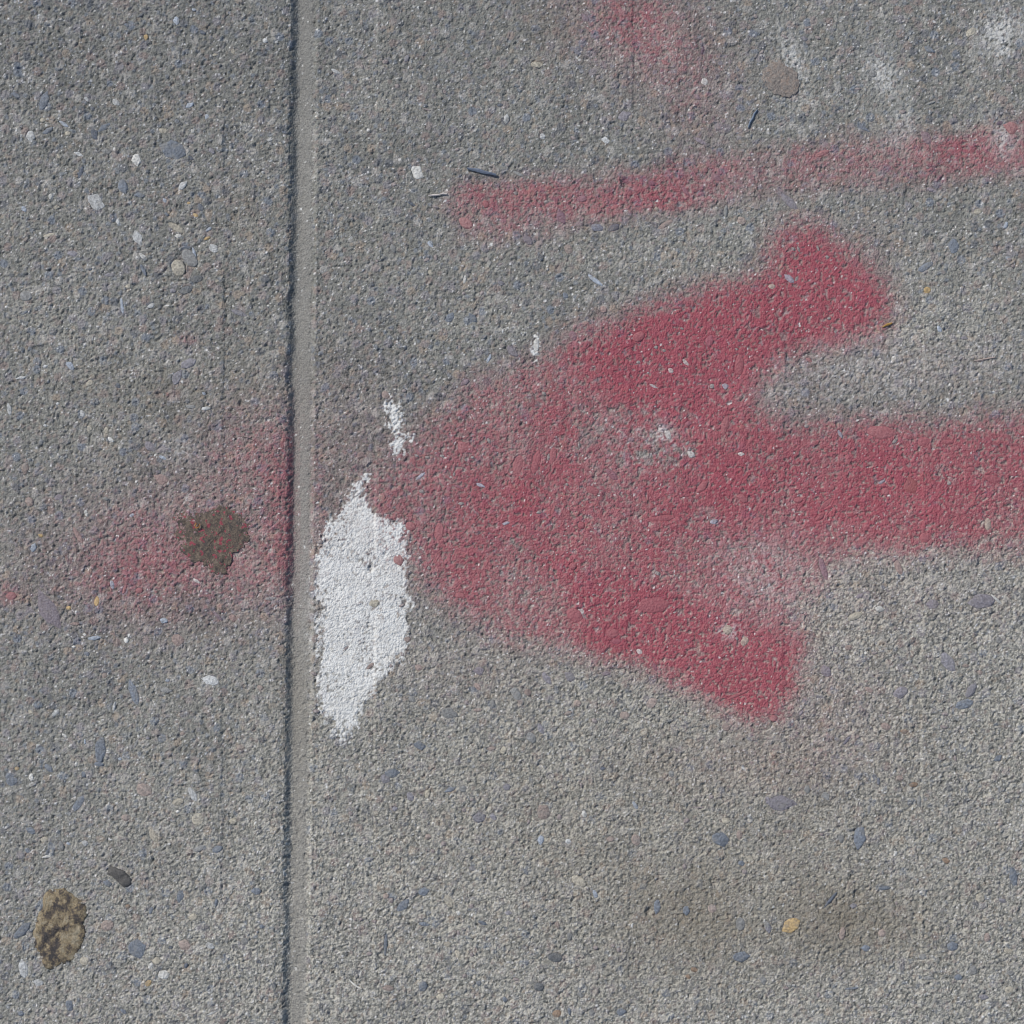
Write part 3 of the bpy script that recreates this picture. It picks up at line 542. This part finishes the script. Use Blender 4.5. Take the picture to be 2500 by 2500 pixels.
# ------------------------------------------------------------------ stones as parts of their slab
def stone_mesh(i):
    o = OUT[i]; n = len(o); r = random.Random(100+i)
    vs_ = []
    for ring, (s_, z_) in enumerate(((1.03, -.9), (.96, .35), (.74, .88))):
        for k in range(n):
            a = 2*math.pi*k/n; j = 1+r.uniform(-.05, .05)*(ring > 0)
            vs_.append((o[k]*s_*j*math.cos(a), o[k]*s_*j*math.sin(a), z_ + (r.uniform(-.18, .18) if ring else 0)))
    vs_.append((.05, -.04, 1.0))
    fs = []
    for ring in (0, 1):
        for k in range(n):
            a, b = ring*n+k, ring*n+(k+1) % n
            fs.append((a, b, b+n, a+n))
    for k in range(n): fs.append((2*n+k, 2*n+(k+1) % n, 3*n))
    me = bpy.data.meshes.new('stone'); me.from_pydata(vs_, [], fs); me.update(); me.shade_smooth()
    me.materials.append(M_STONE)
    return me
SM = [stone_mesh(i) for i in range(NPROTO)]
def at_grid(px_, py_, arr):
    x, y = P(px_, py_); r = np.searchsorted(ay, y); c = np.searchsorted(U, x-joint_x(y)); return arr[r, c]
stones.sort(key=lambda s_: -s_[2]*s_[3])
cnt = {0: 0, 1: 0}
rest = []
def place(s_, name, side):
    cx, cy, L, W, a, c, proto, z0, proud = s_
    o = bpy.data.objects.new(name, SM[proto]); C.objects.link(o)
    x, y = P(cx, cy); o.location = (x, y, (z0-.28)/1000)
    o.scale = (L*PX/2, W*PX/2, (proud+.28)/1000); o.rotation_euler = (rng.uniform(-.02, .02), rng.uniform(-.02, .02), -math.radians(a))
    d = float(at_grid(cx, cy, allred_s)); k = rng.uniform(.82, 1.15)
    if c == 'k' and d > .3: rr_ = min(.74, .25+d*.65)
    elif c in 'wLyGtg': rr_ = d*.25 if d > .3 else 0
    else: rr_ = d*.75
    col_ = COL[c]; o.color = (col_[0]*k, col_[1]*k, col_[2]*k, min(rr_, .95))
    if o.parent is None: o.parent = slab_l if side == 0 else slab_r
    return o
for s_ in stones:
    side = 0 if P(s_[0], s_[1])[0] < joint_x(P(s_[0], s_[1])[1])+.006 else 1
    if cnt[side] < 300:
        place(s_, 'stone', side); cnt[side] += 1
    else: rest.append((s_, side))
print('stones', cnt, len(rest))
# the smaller remainder joined into one part per slab
for side in (0, 1):
    vs_, fs, cl = [], [], []
    for s_, sd_ in rest:
        if sd_ != side: continue
        cx, cy, L, W, a, c, proto, z0, proud = s_
        x, y = P(cx, cy); th = -math.radians(a); b0 = len(vs_)
        for vtx in SM[proto].vertices:
            X = vtx.co.x*L*PX/2; Y = vtx.co.y*W*PX/2
            vs_.append((x+X*math.cos(th)-Y*math.sin(th), y+X*math.sin(th)+Y*math.cos(th), (z0-.28)/1000+vtx.co.z*(proud+.28)/1000))
        for f in SM[proto].polygons: fs.append([b0+i for i in f.vertices])
    if vs_:
        me = bpy.data.meshes.new('small_stones'); me.from_pydata(vs_, [], fs); me.update(); me.shade_smooth(); me.materials.append(M_STONE)
        o = bpy.data.objects.new('small_stones', me); C.objects.link(o); o.parent = (slab_l, slab_r)[side]; o['kind'] = 'stuff'; o.color = (.22, .21, .2, .1)

# ------------------------------------------------------------------ loose things lying on the concrete
def zat(px_, py_, r=10):
    return float(np.median(Z[local(px_, py_, r)]))/1000
def lump(name, pts, thick, m, label, cat, seed, rings=22, seg=72, crack=.5, edge=.25, parent=None, jag=.03):
    """flattened lump: closed mesh with its own outline, rounded rim, wrinkled top and a flat underside"""
    n = len(pts); cx = sum(p_[0] for p_ in pts)/n; cy = sum(p_[1] for p_ in pts)/n
    ang = np.linspace(0, 2*math.pi, seg, endpoint=False); rad = []
    for a in ang:
        dx_, dy_ = math.cos(a), math.sin(a); best = 0
        for i in range(n):
            x1, y1 = pts[i][0]-cx, pts[i][1]-cy; x2, y2 = pts[(i+1) % n][0]-cx, pts[(i+1) % n][1]-cy
            den = dx_*(y2-y1)-dy_*(x2-x1)
            if abs(den) < 1e-9: continue
            t = (x1*(y2-y1)-y1*(x2-x1))/den; s2 = (x1*dy_-y1*dx_)/den
            if t > 0 and -1e-6 <= s2 <= 1+1e-6: best = max(best, t)
        rad.append(best)
    rr_ = np.array(rad); nzr = np.array([hsh(np.array([float(i)]), np.array([seed*1.]), 7)[0] for i in range(seg)])
    rr_ = rr_*(1+jag*2*(nzr-.5))
    x0, y0 = P(cx, cy); zb = zat(cx, cy, 12)
    vs_ = []; fs = []
    fr = [1.0]+[1-(k/rings)**1.0 for k in range(0, rings)]
    for k, f in enumerate(fr):
        X = rr_*f*np.cos(ang)*PX; Y = -rr_*f*np.sin(ang)*PX
        mx, my = (X+x0)*1000, (Y+y0)*1000
        gz = np.array([at_grid(cx+rr_[i]*f*math.cos(ang[i]), cy+rr_[i]*f*math.sin(ang[i]), Z) for i in range(seg)])/1000
        if k == 0: zz = gz-.0006
        else:
            t = thick*(1-f**(1/edge)) + .0001
            wr = (fbm(mx, my, 3.5, seed, 3)-.5)*crack*.9 + (vn(mx, my, .9, seed+3)-.5)*crack*.35 - crack*.7*ss(.06, .0, np.abs(fbm(mx, my, 6, seed+9, 2)-.5))
            zz = zb*.6+gz*.4 + .0001 + t + wr/1000
        for i in range(seg): vs_.append((X[i], Y[i], zz[i]-zb))
    vs_.append((0, 0, vs_[-1][2])); R_ = len(fr)
    for k in range(R_-1):
        for i in range(seg):
            a, b = k*seg+i, k*seg+(i+1) % seg
            fs.append((a, a+seg, b+seg, b))
    for i in range(seg): fs.append(((R_-1)*seg+i, len(vs_)-1, (R_-1)*seg+(i+1) % seg))
    me = bpy.data.meshes.new(name); me.from_pydata(vs_, [], fs); me.update(); me.shade_smooth(); me.materials.append(m)
    o = bpy.data.objects.new(name, me); C.objects.link(o); o.location = (x0, y0, zb)
    tag(o, label, cat); return o
def mottled(name, stops, sc, rough=.8, bd=.0004, red_spots=0.):
    m, n, b = mat(name); co = nd(n, 'ShaderNodeTexCoord').outputs['Object']
    nz = noise(n, co, sc, 5, .7); c = ramp(n, nz.outputs['Fac'], stops)
    n2 = noise(n, co, 1300, 3, .7); c = mix(n, 1, c, ramp(n, n2.outputs['Fac'], [(.3, (.6,)*3), (.7, (1.4,)*3)]), 'MULTIPLY')
    if red_spots:
        n3 = noise(n, co, 420, 2, .5); c = mix(n, ramp(n, n3.outputs['Fac'], [(1-red_spots, (0,)*3), (1-red_spots+.06, (.8,)*3)]), c, RED)
    n.links.new(c, b.inputs['Base Color']); b.inputs['Roughness'].default_value = rough
    bump(n, b, n2.outputs['Fac'], bd, .9); return m
M_GUM = mottled('dark_gum', [(.36, (.05, .042, .038)), (.5, (.10, .075, .056)), (.64, (.15, .115, .085))], 330, .75, .0009, .42)
M_FLAKE = mottled('mottled_flake', [(.40, (.03, .026, .026)), (.47, (.08, .062, .045)), (.53, (.20, .155, .09)), (.64, (.25, .215, .15))], 190, .75, .0007)
M_TAR = mottled('tar_chip', [(.3, (.05, .048, .045)), (.7, (.085, .08, .075))], 300, .7, .0005)
M_PINK = mottled('pale_gum', [(.36, (.17, .15, .135)), (.5, (.205, .18, .16)), (.64, (.24, .185, .15))], 420, .85, .0008)
t1 = lambda ox, oy, k, L: [(ox+x*k, oy+y*k) for x, y in L]
lump('chewing_gum', [(428,1262),(445,1250),(475,1243),(505,1250),(530,1235),(560,1240),(575,1250),(600,1262),(613,1285),(605,1312),(598,1335),(580,1345),(566,1358),(563,1380),(548,1398),(522,1404),(505,1388),(495,1375),(470,1368),(452,1350),(432,1335),(426,1300)],
     .0004, M_GUM, 'dark brown flattened chewing gum inside the red blotch left of the joint', 'chewing gum', 301, crack=.42, edge=.3, jag=.09)
lump('crusty_flake', t1(0, 1860, Q, [(205,532),(270,530),(320,560),(355,600),(365,640),(345,670),(358,710),(345,755),(325,790),(305,830),(255,845),(215,865),(180,848),(170,805),(145,780),(138,720),(155,650),(175,600),(185,555)]),
     .0010, M_FLAKE, 'mottled tan and dark brown crusty flake in the lower left corner', 'debris', 311, crack=.6, edge=.10, jag=.04)
lump('tar_chip', t1(0, 1860, Q, [(450,440),(470,435),(520,455),(548,485),(552,510),(520,528),(495,505),(468,478),(448,470)]), .0009, M_TAR,
     'small dark grey chip above and right of the crusty flake', 'debris', 321, rings=8, seg=32, crack=.4, edge=.15)
lump('chewing_gum', t1(1860, 0, K, [(90,455),(140,448),(200,480),(255,520),(280,600),(265,670),(215,715),(160,712),(90,690),(40,650),(5,590),(10,520),(50,480)]), .0003, M_PINK,
     'round flat pinkish grey gum disc near the top right', 'chewing gum', 331, rings=14, seg=60, crack=.3, edge=.3, jag=.08)
def sliver(name, pts, wd, ht, col_, label, cat, seed):
    """thin splinter: tapering five sided bar along a bent path"""
    m, n, b = mat(name+'_surface'); co = nd(n, 'ShaderNodeTexCoord').outputs['Object']
    nz = noise(n, co, 900, 3); n.links.new(mix(n, nz.outputs['Fac'], tuple(c*.6 for c in col_), tuple(min(1, c*1.4) for c in col_)), b.inputs['Base Color']); b.inputs['Roughness'].default_value = .6
    r = random.Random(seed); vs_ = []; fs = []; N = 5
    zc = [at_grid(x, y, Z)/1000 for x, y in pts]
    x0, y0 = P(*pts[0])
    for i, (x, y) in enumerate(pts):
        a = pts[max(i-1, 0)]; c = pts[min(i+1, len(pts)-1)]; dx_, dy_ = c[0]-a[0], -(c[1]-a[1]); l = math.hypot(dx_, dy_); nx_, ny_ = -dy_/l, dx_/l
        t = i/(len(pts)-1); ww = wd*PX/2*(.35+.65*math.sin(math.pi*min(max(t, .12), .88)))*r.uniform(.8, 1.15)
        X, Y = P(x, y); zb = max(zc)*.7+zc[i]*.3+.0001
        for k in range(N):
            an = 2*math.pi*k/N+.3
            vs_.append((X-x0+nx_*ww*math.cos(an), Y-y0+ny_*ww*math.cos(an), zb+ht*(.5+.5*math.sin(an))))
    for i in range(len(pts)-1):
        for k in range(N): fs.append((i*N+k, i*N+(k+1) % N, (i+1)*N+(k+1) % N, (i+1)*N+k))
    fs.append(tuple(range(N))[::-1]); fs.append(tuple((len(pts)-1)*N+k for k in range(N)))
    me = bpy.data.meshes.new(name); me.from_pydata(vs_, [], fs); me.update(); me.materials.append(m)
    o = bpy.data.objects.new(name, me); C.objects.link(o); o.location = (x0, y0, 0); tag(o, label, cat); return o
kt = lambda ox, oy, L, k=K: [(ox+x*k, oy+y*k) for x, y in L]
sliver('splinter', kt(620, 0, [(1570,1243),(1610,1250),(1655,1258),(1700,1272),(1745,1280),(1785,1290)]), 9, .0012, (.10, .12, .16), 'dark blue grey splinter on the upper left end of the red streak', 'splinter', 1)
sliver('straw_sliver', kt(620, 0, [(1285,1443),(1320,1440),(1360,1437),(1390,1430),(1422,1432)]), 5, .0009, (.42, .38, .36), 'thin pale curved sliver left of the upper red streak', 'splinter', 2)
sliver('splinter', kt(1240, 0, [(1838,810),(1815,840),(1805,870),(1785,900),(1772,940)]), 6, .0008, (.07, .10, .15), 'dark splinter slanting above the upper red streak', 'splinter', 3)
sliver('leaf_scrap', kt(1860, 620, [(888,540),(905,530),(925,520),(945,515),(958,510)]), 7, .0008, (.26, .15, .03), 'tiny ochre leaf scrap near the right tip of the red shape', 'leaf', 4)
sliver('seed_stalk', kt(620, 1860, [(396,905),(405,915),(418,926),(432,936),(448,943)], Q), 4.5, .0008, (.55, .53, .48), 'tiny white stalk lying near the bottom edge', 'stalk', 5)
sliver('fibre', kt(0, 1240, [(1450,110),(1440,130),(1450,150),(1470,140),(1475,118)]), 3, .0008, (.40, .16, .03), 'tiny orange fibre stuck on the dark gum', 'fibre', 6).location.z += .0012
sliver('hair', kt(0, 620, [(1775,1345),(1800,1350),(1830,1356),(1860,1368),(1885,1385),(1905,1408)]), 1.6, .0002, (.04, .035, .03), 'fine dark curved hair left of the joint above the red blotch', 'hair', 7)
sliver('grass_blade', kt(1860, 620, [(1560,790),(1600,782),(1640,775),(1680,768),(1720,762)]), 4, .0006, (.30, .24, .21), 'thin pinkish grass blade right of the red shape', 'grass blade', 8)
print('done', len(bpy.data.objects))
